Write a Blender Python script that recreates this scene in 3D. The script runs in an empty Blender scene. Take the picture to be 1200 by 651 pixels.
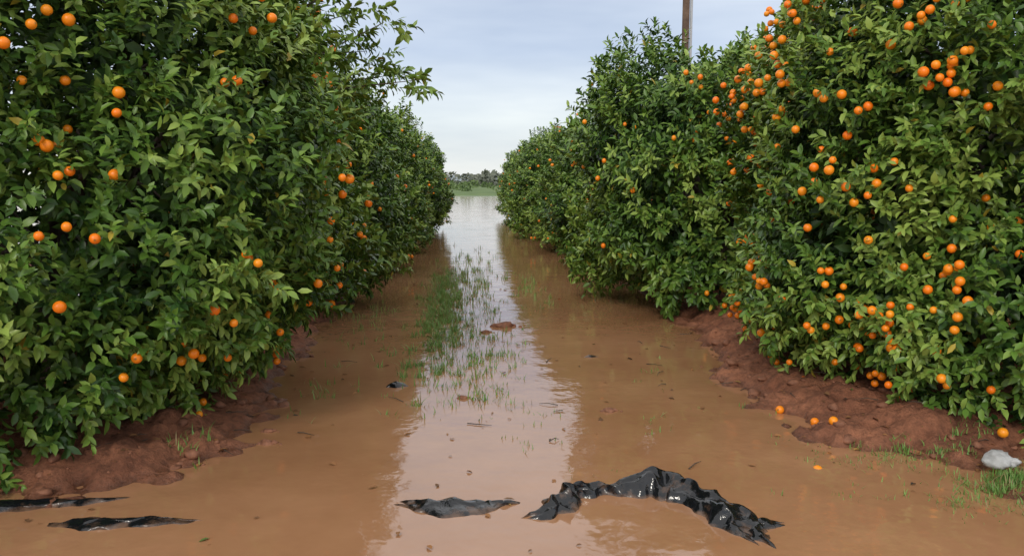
import bpy, math, random
import numpy as np
from mathutils import Vector, noise, Matrix

random.seed(7)
scene = bpy.context.scene
scene.view_settings.view_transform = 'Standard'
scene.view_settings.look = 'None'
scene.view_settings.exposure = 0
COL = scene.collection

# ------------------------------------------------------------------ helpers
def nz(x, y, z=0.0):
    return noise.noise(Vector((x, y, z)))

def new_mat(name):
    m = bpy.data.materials.new(name)
    m.use_nodes = True
    nt = m.node_tree
    nt.nodes.clear()
    out = nt.nodes.new('ShaderNodeOutputMaterial')
    b = nt.nodes.new('ShaderNodeBsdfPrincipled')
    nt.links.new(b.outputs[0], out.inputs[0])
    return m, nt, b, out

def N(nt, t, **kw):
    n = nt.nodes.new(t)
    for k, v in kw.items():
        setattr(n, k, v)
    return n

def noise_tex(nt, scale, detail=4, rough=0.55, vec=None):
    n = N(nt, 'ShaderNodeTexNoise')
    n.inputs['Scale'].default_value = scale
    n.inputs['Detail'].default_value = detail
    n.inputs['Roughness'].default_value = rough
    if vec is not None:
        nt.links.new(vec, n.inputs['Vector'])
    return n

def ramp(nt, fac, stops):
    r = N(nt, 'ShaderNodeValToRGB')
    el = r.color_ramp.elements
    while len(el) < len(stops):
        el.new(0.5)
    for e, (p, c) in zip(el, stops):
        e.position = p
        e.color = (c[0], c[1], c[2], 1)
    nt.links.new(fac, r.inputs[0])
    return r

def mesh_np(name, verts, faces_flat, loop_tot, mat=None, smooth=True, cols=None):
    me = bpy.data.meshes.new(name)
    nv = len(verts)
    me.vertices.add(nv)
    me.vertices.foreach_set('co', np.asarray(verts, np.float32).ravel())
    me.loops.add(len(faces_flat))
    me.loops.foreach_set('vertex_index', np.asarray(faces_flat, np.int32))
    lt = np.asarray(loop_tot, np.int32)
    ls = np.concatenate([[0], np.cumsum(lt)[:-1]]).astype(np.int32)
    me.polygons.add(len(lt))
    me.polygons.foreach_set('loop_start', ls)
    me.polygons.foreach_set('loop_total', lt)
    me.polygons.foreach_set('use_smooth', np.full(len(lt), smooth, dtype=bool))
    if cols is not None:
        a = me.color_attributes.new('tint', 'FLOAT_COLOR', 'POINT')
        c4 = np.ones((nv, 4), np.float32)
        c4[:, :3] = cols
        a.data.foreach_set('color', c4.ravel())
    me.update(calc_edges=True)
    me.validate()
    if mat:
        me.materials.append(mat)
    return me

def add_obj(name, me, parent=None, loc=(0, 0, 0), rotz=0, scale=(1, 1, 1)):
    o = bpy.data.objects.new(name, me)
    COL.objects.link(o)
    o.location = loc
    o.rotation_euler = (0, 0, rotz)
    o.scale = scale
    if parent:
        o.parent = parent
    return o

def pydata(name, v, f, mat, smooth=True):
    me = bpy.data.meshes.new(name)
    me.from_pydata([tuple(p) for p in v], [], f)
    me.update()
    for p in me.polygons:
        p.use_smooth = smooth
    me.materials.append(mat)
    return me

# ------------------------------------------------------------------ materials
def mat_leaf():
    m, nt, b, out = new_mat('orange_leaf')
    at = N(nt, 'ShaderNodeAttribute', attribute_name='tint')
    nt.links.new(at.outputs['Color'], b.inputs['Base Color'])
    b.inputs['Roughness'].default_value = 0.40
    b.inputs['IOR'].default_value = 1.42
    return m
M_LEAF = mat_leaf()

def mat_orange():
    m, nt, b, out = new_mat('orange_peel')
    at = N(nt, 'ShaderNodeAttribute', attribute_name='tint')
    nt.links.new(at.outputs['Color'], b.inputs['Base Color'])
    b.inputs['Roughness'].default_value = 0.38
    n = noise_tex(nt, 260, 2)
    bp = N(nt, 'ShaderNodeBump')
    bp.inputs['Strength'].default_value = 0.25
    bp.inputs['Distance'].default_value = 0.002
    nt.links.new(n.outputs[0], bp.inputs['Height'])
    nt.links.new(bp.outputs[0], b.inputs['Normal'])
    return m
M_ORANGE = mat_orange()

def mat_bark():
    m, nt, b, out = new_mat('bark')
    n = noise_tex(nt, 14, 6)
    r = ramp(nt, n.outputs[0], [(0.3, (0.035, 0.026, 0.018)), (0.7, (0.13, 0.10, 0.075))])
    nt.links.new(r.outputs[0], b.inputs['Base Color'])
    b.inputs['Roughness'].default_value = 0.9
    bp = N(nt, 'ShaderNodeBump')
    bp.inputs['Strength'].default_value = 0.6
    bp.inputs['Distance'].default_value = 0.02
    nt.links.new(n.outputs[0], bp.inputs['Height'])
    nt.links.new(bp.outputs[0], b.inputs['Normal'])
    return m
M_BARK = mat_bark()

def mat_tint(name, rough=0.6, transl=0.0):
    m, nt, b, out = new_mat(name)
    at = N(nt, 'ShaderNodeAttribute', attribute_name='tint')
    nt.links.new(at.outputs['Color'], b.inputs['Base Color'])
    b.inputs['Roughness'].default_value = rough
    if transl:
        tr = N(nt, 'ShaderNodeBsdfTranslucent')
        nt.links.new(at.outputs['Color'], tr.inputs['Color'])
        ms = N(nt, 'ShaderNodeMixShader')
        ms.inputs[0].default_value = transl
        nt.links.new(b.outputs[0], ms.inputs[1])
        nt.links.new(tr.outputs[0], ms.inputs[2])
        nt.links.new(ms.outputs[0], out.inputs[0])
    return m
M_GRASS = mat_tint('grass_blade', 0.5, 0.25)
M_DEAD = mat_tint('dead_leaf', 0.7)
M_FAR = mat_tint('far_foliage', 0.9)

def mat_ground():
    m, nt, b, out = new_mat('red_soil_ground')
    geo = N(nt, 'ShaderNodeNewGeometry')
    pos = geo.outputs['Position']
    n1 = noise_tex(nt, 2.3, 5, 0.6, pos)
    n2 = noise_tex(nt, 22, 6, 0.7, pos)
    r1 = ramp(nt, n1.outputs[0], [(0.3, (0.19, 0.070, 0.036)), (0.7, (0.42, 0.175, 0.092))])
    r2 = ramp(nt, n2.outputs[0], [(0.3, (0.5, 0.48, 0.46)), (0.7, (1.25, 1.22, 1.2))])
    mul = N(nt, 'ShaderNodeMix', data_type='RGBA', blend_type='MULTIPLY')
    mul.inputs['Factor'].default_value = 1
    nt.links.new(r1.outputs[0], mul.inputs['A'])
    nt.links.new(r2.outputs[0], mul.inputs['B'])
    sp = N(nt, 'ShaderNodeSeparateXYZ')
    nt.links.new(pos, sp.inputs[0])
    wet = N(nt, 'ShaderNodeMapRange')
    wet.inputs['From Min'].default_value = 0.0
    wet.inputs['From Max'].default_value = 0.05
    wet.inputs['To Min'].default_value = 0.62
    wet.inputs['To Max'].default_value = 1.0
    nt.links.new(sp.outputs['Z'], wet.inputs['Value'])
    mw = N(nt, 'ShaderNodeMix', data_type='RGBA', blend_type='MULTIPLY')
    mw.inputs['Factor'].default_value = 1
    nt.links.new(mul.outputs['Result'], mw.inputs['A'])
    nt.links.new(wet.outputs[0], mw.inputs['B'])
    dist = N(nt, 'ShaderNodeMapRange')
    dist.inputs['From Min'].default_value = 84
    dist.inputs['From Max'].default_value = 87
    nt.links.new(sp.outputs['Y'], dist.inputs['Value'])
    n3 = noise_tex(nt, 0.12, 5, 0.7, pos)
    rg = ramp(nt, n3.outputs[0], [(0.3, (0.05, 0.09, 0.025)), (0.55, (0.12, 0.19, 0.05)), (0.75, (0.19, 0.19, 0.08))])
    mg = N(nt, 'ShaderNodeMix', data_type='RGBA')
    nt.links.new(dist.outputs[0], mg.inputs['Factor'])
    nt.links.new(mw.outputs['Result'], mg.inputs['A'])
    nt.links.new(rg.outputs[0], mg.inputs['B'])
    nt.links.new(mg.outputs['Result'], b.inputs['Base Color'])
    rr = N(nt, 'ShaderNodeMapRange')
    rr.inputs['From Max'].default_value = 0.06
    rr.inputs['To Min'].default_value = 0.28
    rr.inputs['To Max'].default_value = 0.85
    nt.links.new(sp.outputs['Z'], rr.inputs['Value'])
    nt.links.new(rr.outputs[0], b.inputs['Roughness'])
    bp = N(nt, 'ShaderNodeBump')
    bp.inputs['Strength'].default_value = 1.0
    bp.inputs['Distance'].default_value = 0.03
    nt.links.new(n2.outputs[0], bp.inputs['Height'])
    nt.links.new(bp.outputs[0], b.inputs['Normal'])
    return m
M_GROUND = mat_ground()

def mat_water():
    m, nt, b, out = new_mat('muddy_water')
    geo = N(nt, 'ShaderNodeNewGeometry')
    pos = geo.outputs['Position']
    n1 = noise_tex(nt, 0.7, 5, 0.65, pos)
    r = ramp(nt, n1.outputs[0], [(0.3, (0.335, 0.162, 0.076)), (0.7, (0.455, 0.235, 0.122))])
    nt.links.new(r.outputs[0], b.inputs['Base Color'])
    b.inputs['Roughness'].default_value = 0.05
    b.inputs['IOR'].default_value = 1.65
    n2 = noise_tex(nt, 3.0, 3, 0.5, pos)
    n3 = noise_tex(nt, 14.0, 2, 0.5, pos)
    n4 = noise_tex(nt, 0.9, 2, 0.5, pos)
    mm = N(nt, 'ShaderNodeMath', operation='MULTIPLY')
    nt.links.new(n3.outputs[0], mm.inputs[0])
    mask = ramp(nt, n4.outputs[0], [(0.42, (0, 0, 0)), (0.7, (0.45, 0.45, 0.45))])
    nt.links.new(mask.outputs[0], mm.inputs[1])
    ad = N(nt, 'ShaderNodeMath', operation='ADD')
    nt.links.new(n2.outputs[0], ad.inputs[0])
    nt.links.new(mm.outputs[0], ad.inputs[1])
    bp = N(nt, 'ShaderNodeBump')
    bp.inputs['Strength'].default_value = 0.5
    bp.inputs['Distance'].default_value = 0.014
    nt.links.new(ad.outputs[0], bp.inputs['Height'])
    nt.links.new(bp.outputs[0], b.inputs['Normal'])
    return m
M_WATER = mat_water()

def mat_plastic():
    m, nt, b, out = new_mat('black_polythene')
    geo = N(nt, 'ShaderNodeNewGeometry')
    n = noise_tex(nt, 9, 5, 0.65, geo.outputs['Position'])
    sp = N(nt, 'ShaderNodeSeparateXYZ')
    nt.links.new(geo.outputs['Position'], sp.inputs[0])
    lo = N(nt, 'ShaderNodeMapRange')
    lo.inputs['From Min'].default_value = 0.0
    lo.inputs['From Max'].default_value = 0.02
    lo.inputs['To Min'].default_value = 0.20
    lo.inputs['To Max'].default_value = 0.0
    nt.links.new(sp.outputs['Z'], lo.inputs['Value'])
    ad = N(nt, 'ShaderNodeMath', operation='ADD')
    nt.links.new(n.outputs[0], ad.inputs[0]); nt.links.new(lo.outputs[0], ad.inputs[1])
    r = ramp(nt, ad.outputs[0], [(0.56, (0.006, 0.007, 0.009)), (0.80, (0.16, 0.09, 0.055))])
    nt.links.new(r.outputs[0], b.inputs['Base Color'])
    rr = ramp(nt, ad.outputs[0], [(0.4, (0.10, 0.10, 0.10)), (0.8, (0.4, 0.4, 0.4))])
    nt.links.new(rr.outputs[0], b.inputs['Roughness'])
    b.inputs['IOR'].default_value = 1.6
    v = noise_tex(nt, 26, 3, 0.55, geo.outputs['Position'])
    bp = N(nt, 'ShaderNodeBump')
    bp.inputs['Strength'].default_value = 0.5
    bp.inputs['Distance'].default_value = 0.010
    nt.links.new(v.outputs[0], bp.inputs['Height'])
    nt.links.new(bp.outputs[0], b.inputs['Normal'])
    return m
M_PLASTIC = mat_plastic()

def mat_simple(name, c1, c2, scale, rough, bump=0.5, dist=0.01):
    m, nt, b, out = new_mat(name)
    tc = N(nt, 'ShaderNodeTexCoord')
    n = noise_tex(nt, scale, 5, 0.65, tc.outputs['Object'])
    r = ramp(nt, n.outputs[0], [(0.3, c1), (0.7, c2)])
    nt.links.new(r.outputs[0], b.inputs['Base Color'])
    b.inputs['Roughness'].default_value = rough
    bp = N(nt, 'ShaderNodeBump')
    bp.inputs['Strength'].default_value = bump
    bp.inputs['Distance'].default_value = dist
    nt.links.new(n.outputs[0], bp.inputs['Height'])
    nt.links.new(bp.outputs[0], b.inputs['Normal'])
    return m
M_CLOD = mat_simple('soil_clod', (0.13, 0.052, 0.028), (0.34, 0.145, 0.08), 25, 0.75)
M_STONE = mat_simple('pale_stone', (0.28, 0.28, 0.27), (0.55, 0.55, 0.55), 14, 0.7)
M_POLE = mat_simple('weathered_wood', (0.09, 0.055, 0.04), (0.2, 0.13, 0.09), 6, 0.85)
M_PIPE = mat_simple('grey_pipe', (0.4, 0.42, 0.45), (0.5, 0.52, 0.55), 3, 0.5, 0.1)

# ------------------------------------------------------------------ leaves
rng = np.random.default_rng(11)
def norm(a):
    return a / np.maximum(np.linalg.norm(a, axis=1, keepdims=True), 1e-6)

def leaf_mesh(name, P, A, UP, L, W, tint, mat):
    n = len(P)
    A = norm(A)
    Nn = norm(UP - (UP * A).sum(1, keepdims=True) * A)
    S = np.cross(A, Nn)
    L = L[:, None]; W = W[:, None]
    fold = rng.uniform(0.05, 0.35, (n, 1)) * W
    droop = rng.uniform(0.0, 0.28, (n, 1)) * L
    pts = []
    pts.append(P)
    pts.append(P + A*L*0.30 + S*W*0.44 + Nn*fold)
    pts.append(P + A*L*0.30 + Nn*droop*0.05)
    pts.append(P + A*L*0.30 - S*W*0.44 + Nn*fold)
    pts.append(P + A*L*0.66 + S*W*0.42 + Nn*(fold - droop*0.35))
    pts.append(P + A*L*0.68 - Nn*droop*0.35)
    pts.append(P + A*L*0.66 - S*W*0.42 + Nn*(fold - droop*0.35))
    pts.append(P + A*L - Nn*droop)
    V = np.stack(pts, axis=1).reshape(-1, 3)
    pat = np.array([0, 2, 1,  0, 3, 2,  1, 2, 5, 4,  2, 3, 6, 5,  4, 5, 7,  5, 6, 7])
    F = (np.arange(n)[:, None]*8 + pat[None, :]).ravel()
    T = np.tile(np.array([3, 3, 4, 4, 3, 3]), n)
    C = np.repeat(tint, 8, axis=0)
    return mesh_np(name, V, F, T, mat, True, C)

def rand_u(r, sh):
    """direction sampled so that the crown surface is covered evenly in height"""
    if r.random() < 0.3:
        u = Vector((r.gauss(0, 1), r.gauss(0, 1), r.gauss(0, 1)))
        return u.normalized()
    a = r.uniform(0, 2*math.pi)
    up = sh['H'] - sh['zc']; dn = sh['zc'] - sh['zb']
    s = r.uniform(-dn, up)
    uz = (s/up)**(1/0.78) if s >= 0 else -((-s/dn)**(1/0.55))
    uz = max(-.999, min(.999, uz))
    q = math.sqrt(1-uz*uz)
    return Vector((q*math.cos(a), q*math.sin(a), uz))

def crown_point(u, sh, seed, inset=0.0, amp=1.0):
    rx, ry, H, zc, zb = sh['rx'], sh['ry'], sh['H'], sh['zc'], sh['zb']
    ux, uy, uz = u
    rr = max(1e-4, math.sqrt(ux*ux + uy*uy))
    if uz >= 0:
        zz = zc + (H - zc) * uz**0.78
        rad = rr**0.66
    else:
        zz = zc - (zc - zb) * (-uz)**0.55
        rad = rr**0.5
    x = ux/rr*rad; y = uy/rr*rad
    if 'taper' in sh:
        k, lift = sh['taper']
        low = max(0.0, min(1.0, (1.0-zz)/0.9))
        side = max(0.0, min(1.0, (ux/rr-0.36)*3.0))
        x *= 1-k*low*side; y *= 1-k*low*side
        zz += lift*low*side
    px, py = x*rx, y*ry
    lump = (nz(px*0.9+seed, py*0.9, zz*0.9)*sh.get('big', 0.42) + nz(px*2.4, py*2.4+seed, zz*2.4)*0.28)*amp
    d = Vector((ux, uy, uz*0.8))
    d.normalize()
    off = d * (lump - inset)
    return Vector((px, py, zz)) + off, d

def make_crown(name, seed, sh, nshoot, extra=None, nfill=5000, leafscale=1.0, gap=-0.18):
    r = random.Random(seed)
    sp, sd, so, sl, stint = [], [], [], [], []
    cnt = 0
    while cnt < nshoot:
        u = rand_u(r, sh)
        if u.z < -0.9:
            continue
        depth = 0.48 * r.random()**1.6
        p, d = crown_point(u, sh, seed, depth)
        g = nz(p.x*2.0+seed*3, p.y*2.0, p.z*2.0)
        if g < gap and depth < 0.24:
            if r.random() < 0.72:
                continue
        if p.z < 0.05:
            p.z = 0.05 + r.random()*0.1
        lowf = max(0.0, (0.9 - p.z)/0.9)
        dirv = d*0.75 + Vector((0, 0, 0.5 - 1.1*lowf)) + Vector((r.gauss(0, 1), r.gauss(0, 1), r.gauss(0, 1)))*0.38
        dirv.normalize()
        ln = r.uniform(0.14, 0.26)
        if r.random() < 0.07:
            ln *= 1.9
        sp.append(p - dirv*ln*0.5); sd.append(dirv); so.append(d); sl.append(ln)
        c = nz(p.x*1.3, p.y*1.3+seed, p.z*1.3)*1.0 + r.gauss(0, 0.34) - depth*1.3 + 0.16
        stint.append(c)
        cnt += 1
    if extra:
        for (p, dirv, ln) in extra:
            sp.append(Vector(p)); dv = Vector(dirv).normalized()
            sd.append(dv); so.append(dv); sl.append(ln); stint.append(r.uniform(0, 0.6))
    SP = np.array([tuple(v) for v in sp]); SD = norm(np.array([tuple(v) for v in sd]))
    SO = np.array([tuple(v) for v in so]); SL = np.array(sl); ST = np.array(stint)
    K = 13
    n = len(SP)
    ref = np.where(np.abs(SD[:, 2:3]) > 0.9, np.array([[1., 0, 0]]), np.array([[0., 0, 1]]))
    E1 = norm(np.cross(SD, ref)); E2 = np.cross(SD, E1)
    ks = np.arange(K)
    t = (ks[None, :] + rng.uniform(-.3, .3, (n, K)))/K
    ang = ks[None, :]*2.4 + rng.uniform(0, 6.28, (n, 1)) + rng.normal(0, .3, (n, K))
    P = SP[:, None] + SD[:, None]*(t*SL[:, None])[..., None]
    rad = E1[:, None]*np.cos(ang)[..., None] + E2[:, None]*np.sin(ang)[..., None]
    spread = (1.15 - 0.75*t)[..., None]
    A = SD[:, None]*(0.35 + 0.5*t[..., None]) + rad*spread + np.array([0, 0, -0.22]) + rng.normal(0, .2, (n, K, 3))
    UP = SO[:, None]*0.65 + np.array([0, 0, 0.75]) + SD[:, None]*0.5 + rng.normal(0, .33, (n, K, 3))
    Lf = rng.uniform(0.055, 0.10, (n, K))*leafscale
    Wf = Lf*rng.uniform(0.40, 0.52, (n, K))
    tv = ST[:, None] + rng.normal(0, 0.30, (n, K)) + 0.2*t
    fp, fu = [], []
    for i in range(nfill):
        u = rand_u(r, sh)
        if u.z < -0.88:
            continue
        p, d = crown_point(u, sh, seed, r.uniform(0.34, 0.62))
        fp.append(tuple(p)); fu.append(tuple(d))
    FP = np.array(fp); FU = np.array(fu); m = len(FP)
    P = np.vstack([P.reshape(-1, 3), FP])
    A = np.vstack([A.reshape(-1, 3), rng.normal(0, 1, (m, 3)) + np.array([0, 0, -0.6])])
    UP = np.vstack([UP.reshape(-1, 3), FU + rng.normal(0, .25, (m, 3))])
    Lf = np.concatenate([Lf.ravel(), rng.uniform(0.10, 0.15, m)])
    Wf = np.concatenate([Wf.ravel(), rng.uniform(0.06, 0.075, m)])
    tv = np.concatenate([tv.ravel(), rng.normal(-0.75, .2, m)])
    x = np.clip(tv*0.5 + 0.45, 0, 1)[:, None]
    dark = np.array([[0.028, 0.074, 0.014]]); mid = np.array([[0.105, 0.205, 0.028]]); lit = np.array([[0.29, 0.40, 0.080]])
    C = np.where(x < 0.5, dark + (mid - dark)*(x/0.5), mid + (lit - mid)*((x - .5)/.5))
    yel = rng.random(len(C)) < 0.006
    C[yel] = np.array([0.42, 0.33, 0.04])
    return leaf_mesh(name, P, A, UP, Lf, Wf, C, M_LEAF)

def uvs(nu=14, nv=9):
    v = [(0, 0, 1)]
    for j in range(1, nv):
        a = math.pi*j/nv
        for i in range(nu):
            b = 2*math.pi*i/nu
            v.append((math.sin(a)*math.cos(b), math.sin(a)*math.sin(b), math.cos(a)*0.96))
    v.append((0, 0, -0.96))
    f = []; t = []
    for i in range(nu):
        f += [0, 1+i, 1+(i+1) % nu]; t.append(3)
    for j in range(nv-2):
        for i in range(nu):
            a = 1+j*nu+i; b2 = 1+j*nu+(i+1) % nu
            f += [a, a+nu, b2+nu, b2]; t.append(4)
    last = len(v)-1; o = 1+(nv-2)*nu
    for i in range(nu):
        f += [o+i, last, o+(i+1) % nu]; t.append(3)
    return np.array(v, float), np.array(f), np.array(t)
UV, UF, UT = uvs()
def fruit_mesh(name, pts, seed=0):
    r = random.Random(seed)
    VS, FS, TS, CS = [], [], [], []
    for i, (p, rad) in enumerate(pts):
        rm = np.array(Matrix.Rotation(r.uniform(0, 6.28), 3, Vector((r.gauss(0, 1), r.gauss(0, 1), r.gauss(0, 1))).normalized()))
        VS.append((UV*rad) @ rm.T + np.array(p))
        FS.append(UF + i*len(UV)); TS.append(UT)
        k = r.random()
        c = np.array([1.0, 0.21+0.14*k, 0.005+0.008*k])
        cc = np.tile(c, (len(UV), 1)); cc[0] = (0.12, 0.12, 0.03)
        CS.append(cc)
    return mesh_np(name, np.vstack(VS), np.concatenate(FS), np.concatenate(TS), M_ORANGE, True, np.vstack(CS))

def make_fruit(name, seed, sh, count, zmin=-0.85):
    r = random.Random(seed+500)
    pts = []
    while len(pts) < count:
        u = rand_u(r, sh)
        if u.z < zmin or u.z > 0.85:
            continue
        p0, _ = crown_point(u, sh, seed, 0)
        if r.random() > 0.6 + 0.8*nz(p0.x*1.1+40, p0.y*1.1, p0.z*1.1+seed):
            continue
        # few fruit where the crown is bare
        if nz(p0.x*2.0+seed*3, p0.y*2.0, p0.z*2.0) < -0.25:
            continue
        k = 1 if r.random() < 0.74 else r.choice([2, 2, 2, 3, 4])
        for q in range(k):
            uu = (u + Vector((r.gauss(0, 1), r.gauss(0, 1), r.gauss(0, 1)))*0.028*(q > 0)).normalized()
            p, d = crown_point(uu, sh, seed, r.choice([-0.08, -0.06, -0.03, 0.0, 0.04, 0.07]))
            rad = r.uniform(0.023, 0.032)
            if p.z > 0.1 and all((Vector(a)-p).length > b+rad for a, b in pts[-6:]):
                pts.append((tuple(p), rad))
    return fruit_mesh(name, pts, seed)

def tube(vs, fs, pts, rads, seg=8):
    o = len(vs)
    for i, (p, rd) in enumerate(zip(pts, rads)):
        p = Vector(p)
        d = (Vector(pts[min(i+1, len(pts)-1)]) - Vector(pts[max(i-1, 0)])).normalized()
        ref = Vector((1, 0, 0)) if abs(d.z) > 0.8 else Vector((0, 0, 1))
        a = d.cross(ref).normalized(); b = d.cross(a)
        for k in range(seg):
            t = 2*math.pi*k/seg
            vs.append(tuple(p + a*math.cos(t)*rd + b*math.sin(t)*rd))
    for i in range(len(pts)-1):
        for k in range(seg):
            fs.append((o+i*seg+k, o+i*seg+(k+1) % seg, o+(i+1)*seg+(k+1) % seg, o+(i+1)*seg+k))

def make_trunk(name, seed, rx, H, extra=()):
    r = random.Random(seed)
    vs, fs = [], []
    tube(vs, fs, [(0, 0, -0.25), (0.01, 0, 0.15), (0.03, 0.02, 0.55), (0.0, 0.03, 0.8)], [0.17, 0.13, 0.11, 0.12], 12)
    for i in range(9):
        a = i*2*math.pi/9 + r.uniform(-.3, .3)
        up = r.uniform(0.2, 1.0)
        st = Vector((0, 0, 0.65 + 0.1*r.random()))
        end = Vector((math.cos(a)*rx*(0.78-0.35*up), math.sin(a)*rx*(0.78-.35*up), 0.8 + up*(H-1.5)))
        m1 = st.lerp(end, 0.35) + Vector((r.gauss(0, .06), r.gauss(0, .06), 0.12))
        m2 = st.lerp(end, 0.7) + Vector((r.gauss(0, .08), r.gauss(0, .08), 0.12))
        tube(vs, fs, [st, m1, m2, end], [0.07, 0.05, 0.032, 0.012], 8)
        for j in range(6):
            s = m1.lerp(end, r.random())
            e = s + Vector((math.cos(a+r.uniform(-1.2, 1.2)), math.sin(a+r.uniform(-1.2, 1.2)), r.uniform(-.5, .8)))*r.uniform(.3, .5)
            tube(vs, fs, [s, s.lerp(e, .5)+Vector((0, 0, .04)), e], [0.02, 0.012, 0.004], 5)
    for (a, b) in extra:
        a = Vector(a); b = Vector(b)
        tube(vs, fs, [a-(b-a)*0.8, a, a.lerp(b, .5), b], [.014, .009, .006, .002], 5)
    return pydata(name, vs, fs, M_BARK)

# ------------------------------------------------------------------ orange trees
def plant(loc, crown, fruit, trunk, rotz=0, sc=(1, 1, 1)):
    e = bpy.data.objects.new('orange_tree', None)
    COL.objects.link(e)
    e.location = loc; e.rotation_euler = (0, 0, rotz); e.scale = sc
    add_obj('foliage', crown, e); add_obj('oranges', fruit, e); add_obj('trunk_and_limbs', trunk, e)
    return e

ex = []
rr = random.Random(3)
BR = [((1.85, 0.4, 2.25), (2.7, 0.5, 2.36)), ((1.8, 0.2, 2.4), (2.45, 0.2, 2.72)), ((1.9, 0.5, 2.0), (2.3, 0.7, 2.15)), ((1.7, 0.1, 2.7), (2.25, 0.2, 3.0)), ((1.7, 0.6, 2.3), (2.5, 0.9, 2.45)), ((1.8, 0.3, 2.5), (2.3, 0.4, 2.55)), ((1.75, 0.0, 2.6), (2.2, 0.1, 2.75))]
for (a, b) in BR:
    a = Vector(a); b = Vector(b)
    for i in range(15):
        p = a.lerp(b, i/14.0) + Vector((rr.gauss(0, .07), rr.gauss(0, .09), rr.gauss(0, .07)))
        ex.append((p, (b-a).normalized() + Vector((rr.gauss(0, .5), rr.gauss(0, .5), rr.gauss(0, .4))), rr.uniform(.12, .22)))
shL = dict(rx=2.13, ry=2.2, H=3.85, zc=1.55, zb=-0.15, big=0.32, taper=(0.20, 0.20))
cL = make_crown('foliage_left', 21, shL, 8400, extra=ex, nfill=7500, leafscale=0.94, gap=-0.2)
fL = make_fruit('oranges_left', 21, shL, 560)
tL = make_trunk('trunk_left', 1, 2.0, 3.3, BR)
plant((-3.05, 5.85, 0), cL, fL, tL)
shR = dict(rx=1.9, ry=2.05, H=3.4, zc=1.45, zb=-0.08)
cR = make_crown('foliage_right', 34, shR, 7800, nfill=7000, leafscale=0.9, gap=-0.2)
fR = make_fruit('oranges_right', 34, shR, 1050)
tR = make_trunk('trunk_right', 2, 1.9, 3.2)
plant((4.02, 6.15, 0), cR, fR, tR)
var = []
for s in (55, 68, 83):
    sh = dict(rx=1.95, ry=2.1, H=3.1, zc=1.45, zb=0.08)
    c = make_crown('foliage_v%d' % s, s, sh, 4100, nfill=4500, leafscale=1.12)
    f = make_fruit('oranges_v%d' % s, s, sh, 95)
    t = make_trunk('trunk_v%d' % s, s, 1.9, 3.0)
    var.append((c, f, t))
i = 0
for (x, ys) in ((-2.75, (10.4, 14.7, 19.0, 23.4, 27.8)), (3.5, (10.7, 14.8, 18.9, 23.0, 27.1, 31.2, 35.4))):
    for y in ys:
        v = var[i % 3]
        s = random.uniform(0.92, 1.06)
        xx = x - (0.012*(y-10) if x > 0 else 0) + random.uniform(-.1, .1)
        sz = random.uniform(0.90, 1.05)
        if x > 0 and y == 10.7:
            sz = 1.12; s = 1.0
        plant((xx, y, 0), *v, rotz=random.choice([0, math.pi]) + random.uniform(-.3, .3), sc=(s, s, sz))
        i += 1
for (x, y) in ((-8.2, 6.2), (-8.2, 10.5), (9.2, 6.6), (9.1, 10.8), (9.2, 15)):
    v = var[i % 3]
    plant((x, y, 0), *v, rotz=random.uniform(0, 6.28))
    i += 1

# ------------------------------------------------------------------ ground & water
def sm(t):
    t = max(0.0, min(1.0, t))
    return t*t*(3-2*t)
ROWS = [(-2.95, 1.48, 4.15, 30), (3.9, 1.78, 4.4, 38), (-8.2, 1.5, 4.8, 22), (9.2, 1.5, 4.8, 22)]
def ground_z(x, y):
    z = -0.09
    for (cx, hw, y0, y1) in ROWS:
        if abs(x-cx) < hw+1 and y0-1.2 < y < y1+1:
            wob = nz(x*0.9, y*0.9, cx)*0.22 + nz(x*2.6, y*2.6, cx+3)*0.22 + nz(x*7, y*7, cx+3)*0.14
            h2 = hw - 0.3*sm((y-6.3)/2)
            dx = h2 - abs(x-cx); dy = min(y-y0, y1-y)
            d = min(dx, dy)
            if dx < 0.8 and dy < 0.8:
                d = 0.8 - math.hypot(0.8-dx, 0.8-dy)
            z = max(z, -0.09 + 0.25*sm((d+wob+0.40)/0.95))
    if -6 < x < 8 and 2 < y < 14:
        z += nz(x*4, y*4, 5)*0.04 + nz(x*11, y*11, 9)*0.036 + nz(x*23, y*23, 9)*0.018
    z += 0.13*math.exp(-(((x-2.95)/0.42)**2 + ((y-4.0)/0.28)**2))
    far = max(sm((y-84)/4), sm((abs(x)-70)/6), sm((-y-30)/6))
    z += far*(0.38 + 0.12*nz(x*0.05, y*0.05, 2))
    if y > 200:
        z += min(1, (y-200)/500)*1.0
    return z
def axis(a, b, step, lo, hi):
    arr = list(np.arange(a, b, step))
    s = step; v = b
    while v < hi:
        arr.append(v); s *= 1.12; v += s
    arr.append(hi)
    s = step; v = a
    pre = []
    while v > lo:
        s *= 1.12; v -= s; pre.append(max(v, lo))
    return sorted(set(pre)) + arr
xs = axis(-4.6, 5.2, 0.028, -2500, 2500)
ys = axis(3.2, 9, 0.028, -400, 4000)
nx, ny = len(xs), len(ys)
GV = np.array([(x, y, ground_z(x, y)) for y in ys for x in xs])
ii = np.arange(ny-1)[:, None]*nx + np.arange(nx-1)[None, :]
F = np.stack([ii, ii+1, ii+nx+1, ii+nx], axis=-1).ravel()
add_obj('ground', mesh_np('ground', GV, F, np.full((nx-1)*(ny-1), 4), M_GROUND, True))
wv = [(-76, -36, 0), (76, -36, 0), (76, 88, 0), (-76, 88, 0)]
add_obj('flood_water', pydata('flood_water', wv, [(0, 1, 2, 3)], M_WATER, False))

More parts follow.
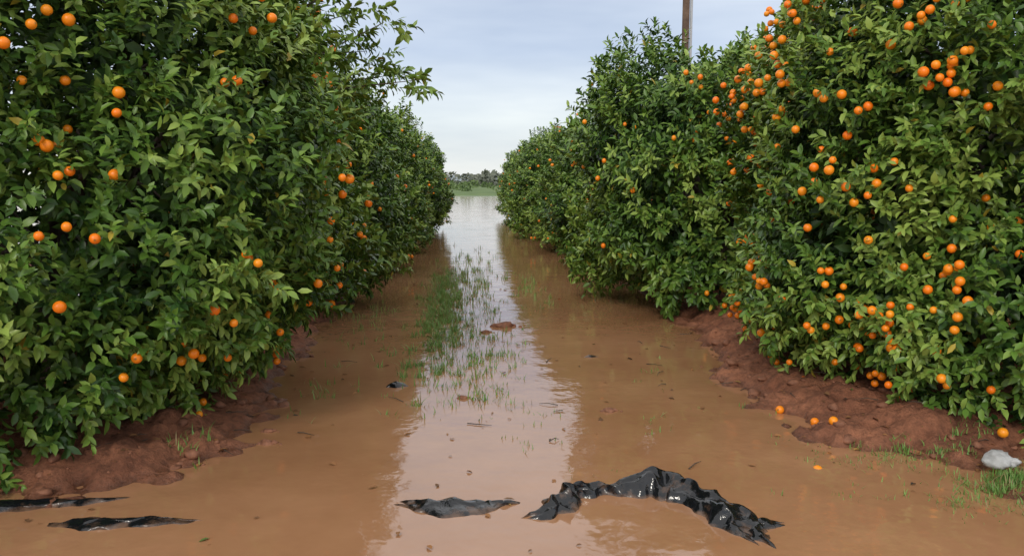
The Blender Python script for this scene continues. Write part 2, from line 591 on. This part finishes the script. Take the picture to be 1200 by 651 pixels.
# ------------------------------------------------------------------ soil clods and litter
def rock_into(VS, FS, c, s, r, seg=(8, 6)):
    o = sum(len(v) for v in VS)
    U, Ff, T = uvs(*seg)
    off = r.uniform(0, 100)
    V = []
    for u in U:
        k = 1 + 0.55*nz(u[0]*1.3+off, u[1]*1.3, u[2]*1.3) + 0.2*nz(u[0]*3+off, u[1]*3, u[2]*3)
        V.append((c[0]+u[0]*s[0]*k, c[1]+u[1]*s[1]*k, c[2]+u[2]*s[2]*k))
    VS.append(np.array(V)); FS.append((Ff+o, T))
def rocks(name, items, mat, seed=1, seg=(8, 6), smooth=True):
    r = random.Random(seed); VS, FS = [], []
    for c, s in items:
        rock_into(VS, FS, c, s, r, seg=seg)
    return mesh_np(name, np.vstack(VS), np.concatenate([f[0] for f in FS]), np.concatenate([f[1] for f in FS]), mat, smooth)
r = random.Random(5)
items = []
while len(items) < 700:
    x = r.uniform(-4, 5); y = r.uniform(4, 8)
    z = ground_z(x, y)
    if z < -0.018:
        continue
    s = 0.006 + 0.042*r.random()**3
    items.append(((x, y, z), (s*r.uniform(.8, 1.4), s, s*0.7)))
add_obj('soil_clods', rocks('soil_clods', items, M_CLOD, 2))
for (x, y, s) in ((0.97, 5.55, 0.05), (0.37, 8.95, 0.11), (0.17, 8.6, 0.05), (-0.05, 5.95, 0.04), (-1.25, 4.95, 0.05), (-1.3, 5.2, 0.04), (-1.62, 4.6, .06)):
    add_obj('mud_clod', rocks('mud_clod', [((0, 0, 0), (s, s*0.7, s*0.5)), ((s*.8, s*.2, 0), (s*.5, s*.4, s*.3)), ((-s*.9, -.1*s, 0), (s*.4, s*.3, s*.25)), ((s*1.7, -.3*s, 0), (s*.2, s*.2, s*.15))], M_CLOD, int(x*100) % 50, (14, 10)), loc=(x, y, 0.0))
add_obj('pale_stone', rocks('pale_stone', [((0, 0, 0), (0.075, 0.06, 0.04)), ((0.06, -0.01, -0.01), (0.05, 0.04, 0.03))], M_STONE, 8, (18, 12)), loc=(2.90, 4.22, 0.075))

def dead_leaves():
    r = random.Random(9)
    P, A, U, L, C = [], [], [], [], []
    while len(P) < 1900:
        x = r.uniform(-4, 5); y = r.uniform(3.4, 13)
        z = ground_z(x, y)
        if z < 0:
            near_bank = ground_z(x-0.25, y) > 0 or ground_z(x+0.25, y) > 0 or ground_z(x, y+.25) > 0
            pr = 0.45 if near_bank else (0.24 if abs(x) < .6 else 0.10)
            if r.random() > pr:
                continue
            z = 0.0
        P.append((x, y, z+0.005)); a = r.uniform(0, 6.28)
        A.append((math.cos(a), math.sin(a), r.uniform(0, .12))); U.append((r.gauss(0, .2), r.gauss(0, .2), 1))
        L.append(r.uniform(.012, .06)); k = r.random()
        C.append((0.14+0.20*k, 0.07+0.08*k, 0.03+0.02*k) if r.random() > .15 else r.choice([(.40, .24, .06), (.10, .16, .03), (.04, .03, .02)]))
    L = np.array(L)
    return leaf_mesh('fallen_leaves', np.array(P, float), np.array(A, float), np.array(U, float), L, L*0.5, np.array(C, float), M_DEAD)
add_obj('fallen_leaves', dead_leaves())

vs, fs = [], []
r = random.Random(31)
c = 0
while c < 100:
    x = r.uniform(-2.6, 3.4); y = r.uniform(4.2, 8.5)
    z = ground_z(x, y)
    if z < 0 and r.random() > 0.12:
        continue
    z = max(z, 0)+.006
    a = r.uniform(0, 6.28); l = r.uniform(.05, .2)
    tube(vs, fs, [(x, y, z), (x+math.cos(a)*l*.5+r.gauss(0, .01), y+math.sin(a)*l*.5, z+r.uniform(0, .012)), (x+math.cos(a)*l, y+math.sin(a)*l, z)], [.0035, .003, .0012], 5)
    c += 1
add_obj('twig_litter', pydata('twig_litter', vs, fs, M_BARK))

for (x, y) in ((1.95, 4.36), (2.28, 4.9), (2.27, 5.15), (2.15, 5.45)):
    z = max(ground_z(x, y), -0.02) + (0.024 if ground_z(x, y) > -0.01 else 0.004)
    add_obj('fallen_orange', fruit_mesh('fallen_orange', [((0, 0, 0), 0.030)], int(x*97)), loc=(x, y, z))

# ------------------------------------------------------------------ grass
def blades(name, pts, seed=1):
    r = random.Random(seed)
    VS, FS, TS, CS = [], [], [], []
    for (x, y, z, h) in pts:
        a = r.uniform(0, 6.28); lean = r.uniform(0.05, 0.9)
        w = r.uniform(0.002, 0.0042)*(1+h*4)
        dx, dy = math.cos(a), math.sin(a)
        px, py = -dy, dx
        o = len(VS)
        S = 4
        for i in range(S+1):
            t = i/S
            bx = x + dx*lean*h*t*t; by = y + dy*lean*h*t*t; bz = z + h*t*(1-0.35*lean*t)
            ww = w*(1-t**1.6) + 0.0002
            VS.append((bx+px*ww, by+py*ww, bz)); VS.append((bx-px*ww, by-py*ww, bz))
        k = r.random()
        c = (0.13+0.12*k, 0.27+0.15*k, 0.06+0.04*k) if r.random() > 0.14 else (.3, .24, .1)
        CS += [c]*(2*(S+1))
        for i in range(S):
            FS += [o+2*i, o+2*i+1, o+2*i+3, o+2*i+2]; TS.append(4)
    return mesh_np(name, np.array(VS), np.array(FS), np.array(TS), M_GRASS, True, np.array(CS))
def tufts(regions, seed):
    r = random.Random(seed); out = []
    for (cx, cy, sx, sy, n, h, per) in regions:
        for i in range(n):
            x = r.gauss(cx, sx); y = r.gauss(cy, sy)
            z = max(ground_z(x, y), -0.02)
            k = max(1, int(per*r.uniform(.3, 1.8)))
            for j in range(k):
                out.append((x+r.gauss(0, .028), y+r.gauss(0, .028), z-0.005, h*r.uniform(.3, 1.3)))
    return out
strip = [(-0.33, 12.3, 0.13, 1.6, 200, .12, 11), (-0.34, 9.4, 0.13, 1.1, 190, .11, 11), (-0.10, 7.9, 0.25, 1.0, 150, .10, 9),
         (0.0, 6.8, 0.25, .6, 85, .085, 6), (0.12, 11.5, 0.18, 1.6, 110, .10, 8), (0.0, 6.0, .24, .4, 30, .07, 5), (0.1, 14.5, 0.3, 2.2, 70, .12, 8)]
add_obj('grass_strip', blades('grass_strip', tufts(strip, 3), 4))
sparse = [(-1.1, 9.2, .18, .9, 50, .10, 6), (-1.12, 6.2, .10, .45, 22, .10, 4), (0.93, 11.9, .12, 1.1, 40, .12, 6), (1.23, 5.2, .06, .12, 6, .06, 7),
          (0.3, 5.0, .18, .3, 8, .055, 5), (1.95, 4.8, .1, .4, 10, .05, 5), (-1.65, 4.75, .12, .12, 8, .08, 7), (.62, 4.4, .12, .12, 6, .05, 5), (2.1, 4.0, .25, .2, 12, .05, 5), (1.5, 6.5, .1, .8, 8, .06, 5)]
add_obj('sparse_grass', blades('sparse_grass', tufts(sparse, 5), 6))
bank = [(2.45, 4.5, .25, .12, 75, .05, 9), (2.92, 3.92, .28, .15, 190, .06, 12), (2.5, 3.8, .15, .12, 25, .05, 8), (3.1, 4.6, .3, .15, 15, .05, 7)]
add_obj('grass_patch', blades('grass_patch', tufts(bank, 7), 8))

# ------------------------------------------------------------------ black plastic sheets
def sheet(name, spine, widths, heights, seed, n=30, m=7, crumple=0.02, base=0.002, parent=None):
    r = random.Random(seed)
    sp = [Vector(p) for p in spine]
    def samp(arr, t):
        k = t*(len(arr)-1); i = min(int(k), len(arr)-2); f = k-i
        return arr[i]*(1-f) + arr[i+1]*f
    def cr(t):
        k = t*(len(sp)-1); i = min(int(k), len(sp)-2); f = k-i
        p0 = sp[max(i-1, 0)]; p1 = sp[i]; p2 = sp[i+1]; p3 = sp[min(i+2, len(sp)-1)]
        return 0.5*((2*p1) + (p2-p0)*f + (2*p0-5*p1+4*p2-p3)*f*f + (3*p1-p0-3*p2+p3)*f*f*f)
    V = []
    for i in range(n):
        t = i/(n-1)
        c = cr(t); d = (cr(min(1, t+.01)) - cr(max(0, t-.01))).normalized()
        side = Vector((-d.y, d.x, 0))
        w = samp(widths, t)*(1+.45*nz(t*n*.33, seed, 1)); h = samp(heights, t)*(1+.6*nz(t*n*.3, seed, 5))
        env = min(1, w*9)
        top = .6*nz(t*n*.2, seed, 9)
        for j in range(m):
            s = j/(m-1)*2-1
            prof = max(0.0, 1-abs(s-top*(1-abs(s)))**1.3)
            edge = (1-abs(s)**3)
            pl = math.sin(s*7.5 + 3.0*nz(t*n*.12, s*.8, seed))*crumple*1.0
            cw = nz(t*n*.45+s*1.2, s*1.1, seed+3)*crumple*1.8 + r.uniform(-1, 1)*crumple*.35
            z = base + h*prof + (pl+cw)*edge*env - 0.012*abs(s)**4
            q = c + side*(s*w*0.5) + d*r.uniform(-1, 1)*0.006*env + side*nz(t*n*.5, s*2, seed)*0.045*env
            V.append((q.x, q.y, z + c.z))
    F = []
    for i in range(n-1):
        for j in range(m-1):
            a, b, c2, d2 = i*m+j, i*m+j+1, (i+1)*m+j+1, (i+1)*m+j
            if r.random() < .5:
                F += [(a, b, c2), (a, c2, d2)]
            else:
                F += [(a, b, d2), (b, c2, d2)]
    me = pydata(name, V, F, M_PLASTIC, True)
    o = add_obj(name, me, parent)
    at = me.attributes.new('crease_edge', 'FLOAT', 'EDGE')
    for k in range(len(me.edges)):
        at.data[k].value = 0.6 if r.random() < 0.15 else 0.0
    md = o.modifiers.new('sub', 'SUBSURF'); md.levels = 2; md.render_levels = 2
    return o
e = bpy.data.objects.new('black_plastic_sheet', None); COL.objects.link(e)
sheet('raised_folds', [(0.20, 3.74, -.02), (0.34, 3.78, 0), (0.44, 3.88, .0), (0.50, 3.99, .0), (0.64, 4.04, 0), (0.80, 4.06, 0), (0.96, 4.06, 0), (1.08, 3.99, 0), (1.17, 3.84, 0), (1.24, 3.68, 0), (1.28, 3.56, 0), (1.30, 3.46, 0), (1.34, 3.33, -.02)],
    [0.02, .12, .20, .17, .07, .16, .28, .22, .20, .26, .24, .10, .03], [0.0, .02, .065, .09, .04, .065, .12, .09, .08, .07, .03, .015, .0], 4, n=60, m=11, crumple=.017, parent=e)
sheet('flat_end', [(-0.42, 3.98, -.015), (-0.25, 3.93, 0), (-0.05, 3.89, 0), (0.12, 3.92, 0), (0.33, 3.97, -.02)], [.02, .19, .28, .13, .02], [0, .022, .03, .02, 0], 7, n=26, m=8, crumple=.009, parent=e)
sheet('trailing_corner', [(1.12, 3.63, 0), (1.25, 3.60, 0), (1.37, 3.62, 0), (1.52, 3.64, -.015)], [.05, .20, .15, .02], [0, .03, .025, 0], 12, n=18, m=8, crumple=.01, parent=e)
e2 = bpy.data.objects.new('black_plastic_sheet', None); COL.objects.link(e2)
sheet('front_strip', [(-2.05, 3.80, -.012), (-1.8, 3.78, .003), (-1.5, 3.80, .003), (-1.2, 3.80, -.014)], [.03, .14, .12, .02], [0, .022, .022, 0], 15, n=26, m=7, crumple=.005, parent=e2)
sheet('rear_strip', [(-2.7, 4.0, .0), (-2.4, 4.0, .003), (-2.1, 4.03, .003), (-1.85, 4.08, 0), (-1.68, 4.14, -.014)], [.16, .16, .12, .06, .01], [.028, .028, .022, .014, 0], 18, n=26, m=7, crumple=.006, parent=e2)
sheet('plastic_scrap', [(-0.66, 6.30, -.005), (-0.58, 6.34, 0.01), (-0.48, 6.33, -.005)], [.02, .13, .02], [0, .04, 0], 25, n=9, m=5, crumple=.008)
sheet('plastic_scrap', [(1.02, 7.30, -.008), (1.1, 7.34, 0.0), (1.2, 7.33, -.008)], [.02, .08, .02], [0, .02, 0], 26, n=9, m=5, crumple=.005)

# ------------------------------------------------------------------ utility pole
e = bpy.data.objects.new('utility_pole', None); COL.objects.link(e); e.location = (5.72, 22.0, 0)
vs, fs = [], []
tube(vs, fs, [(0, 0, -.5), (0.01, 0, 3), (0.02, 0, 6), (0.03, 0, 9)], [.11, .10, .095, .09], 16)
fs.append(tuple(range(len(vs)-16, len(vs))))
add_obj('post', pydata('post', vs, fs, M_POLE), e)
vs, fs = [], []
tube(vs, fs, [(0.15, -.02, 0), (0.155, -.02, 4), (0.16, -.02, 7.5)], [.035, .035, .035], 10)
add_obj('conduit', pydata('conduit', vs, fs, M_PIPE), e)
vs, fs = [], []
tube(vs, fs, [(-0.9, -.14, 8.4), (0.9, -.14, 8.4)], [.05, .05], 6)
for k in (-.8, -.3, .3, .8):
    tube(vs, fs, [(k, -.14, 8.42), (k, -.14, 8.52), (k, -.14, 8.6)], [.03, .045, .02], 8)
add_obj('crossarm', pydata('crossarm', vs, fs, M_POLE), e)

# ------------------------------------------------------------------ distant background
def far_mass(name, y0, y1, x0, x1, n, hmin, hmax, base, var_, seed):
    r = random.Random(seed); P, A, U, L, C = [], [], [], [], []
    for i in range(n):
        cx = r.uniform(x0, x1); cy = r.uniform(y0, y1); h = r.uniform(hmin, hmax); w = h*r.uniform(.5, .9)
        k = r.random()
        for j in range(60):
            u = Vector((r.gauss(0, 1), r.gauss(0, 1), r.gauss(0, 1))).normalized()*(0.75+.3*r.random())
            P.append((cx+u.x*w, cy+u.y*w*.7, 0.3+h*.5+u.z*h*.5)); A.append(tuple(u+Vector((r.gauss(0, .6), r.gauss(0, .6), r.gauss(0, .6)))))
            U.append((r.gauss(0, .4), r.gauss(0, .4)-.5, 1)); L.append(h*r.uniform(.25, .45))
            kk = k*.6+r.random()*.4
            C.append(tuple(base[q]+var_[q]*kk for q in range(3)))
    L = np.array(L)
    return leaf_mesh(name, np.array(P), np.array(A), np.array(U), L, L*.8, np.array(C), M_FAR)
add_obj('distant_trees', far_mass('distant_trees', 210, 260, -110, 130, 230, 1.8, 3.6, (.11, .13, .10), (.09, .08, .06), 3))
add_obj('distant_bushes', far_mass('distant_bushes', 100, 190, -60, 80, 320, .5, 1.3, (.06, .11, .03), (.09, .11, .04), 4))
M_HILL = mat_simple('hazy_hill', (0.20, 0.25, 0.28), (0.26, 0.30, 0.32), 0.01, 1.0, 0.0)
hv, hf = [], []
n = 160
for i in range(n):
    x = -1400 + 2800*i/(n-1)
    h = 14 + 8*nz(x*0.004, 1) + 3*nz(x*.02, 4)
    hv += [(x, 1500, -1), (x, 1650, h*.8), (x, 1800, h)]
for i in range(n-1):
    for k in range(2):
        hf.append((i*3+k, (i+1)*3+k, (i+1)*3+k+1, i*3+k+1))
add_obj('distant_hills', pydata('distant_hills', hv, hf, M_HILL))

# ------------------------------------------------------------------ sky & light
w = bpy.data.worlds.new('World'); scene.world = w; w.use_nodes = True
nt = w.node_tree; nt.nodes.clear()
out = N(nt, 'ShaderNodeOutputWorld'); bg = N(nt, 'ShaderNodeBackground')
bg.inputs['Strength'].default_value = 0.1
nt.links.new(bg.outputs[0], out.inputs[0])
sky = N(nt, 'ShaderNodeTexSky', sky_type='NISHITA')
sky.sun_disc = False
sky.sun_elevation = math.radians(36); sky.sun_rotation = math.radians(200)
tc = N(nt, 'ShaderNodeTexCoord')
sep = N(nt, 'ShaderNodeSeparateXYZ'); nt.links.new(tc.outputs['Generated'], sep.inputs[0])
grad = ramp(nt, sep.outputs['Z'], [(0.0, (9.1, 9.3, 9.1)), (0.07, (8.7, 9.4, 9.7)), (0.15, (6.6, 7.6, 9.2)), (0.21, (6.6, 7.5, 9.0)), (0.32, (11.2, 11.3, 11.5)), (0.6, (11.2, 11.1, 11.1)), (1.0, (9.5, 9.5, 9.6))])
mp = N(nt, 'ShaderNodeMapping'); mp.inputs['Scale'].default_value = (1.0, 1.0, 5.0)
nt.links.new(tc.outputs['Generated'], mp.inputs['Vector'])
cn = noise_tex(nt, 2.8, 4, 0.55, mp.outputs[0])
cr_ = ramp(nt, cn.outputs[0], [(0.3, (0.82, 0.85, 0.90)), (0.52, (1.0, 1.0, 1.0)), (0.70, (1.16, 1.13, 1.08))])
mu = N(nt, 'ShaderNodeMix', data_type='RGBA', blend_type='MULTIPLY'); mu.inputs['Factor'].default_value = 1
nt.links.new(grad.outputs[0], mu.inputs['A']); nt.links.new(cr_.outputs[0], mu.inputs['B'])
mx = N(nt, 'ShaderNodeMix', data_type='RGBA'); mx.inputs['Factor'].default_value = 0.92
nt.links.new(sky.outputs[0], mx.inputs['A']); nt.links.new(mu.outputs['Result'], mx.inputs['B'])
nt.links.new(mx.outputs['Result'], bg.inputs['Color'])

sun = bpy.data.lights.new('sun', 'SUN'); sun.energy = 1.4; sun.angle = math.radians(12); sun.color = (1, 0.94, 0.83)
so = bpy.data.objects.new('sun', sun); COL.objects.link(so)
az = math.radians(200); el = math.radians(33)
sd = Vector((math.sin(az)*math.cos(el), math.cos(az)*math.cos(el), math.sin(el)))
so.rotation_euler = sd.to_track_quat('Z', 'Y').to_euler()

# ------------------------------------------------------------------ camera
cam = bpy.data.cameras.new('camera'); co = bpy.data.objects.new('camera', cam); COL.objects.link(co)
co.location = (0, 0, 1.6)
co.rotation_euler = (math.radians(90-6.74), 0, math.radians(-2.98))
cam.lens = 28.8; cam.sensor_width = 36; cam.clip_end = 6000; cam.clip_start = 0.05
scene.camera = co
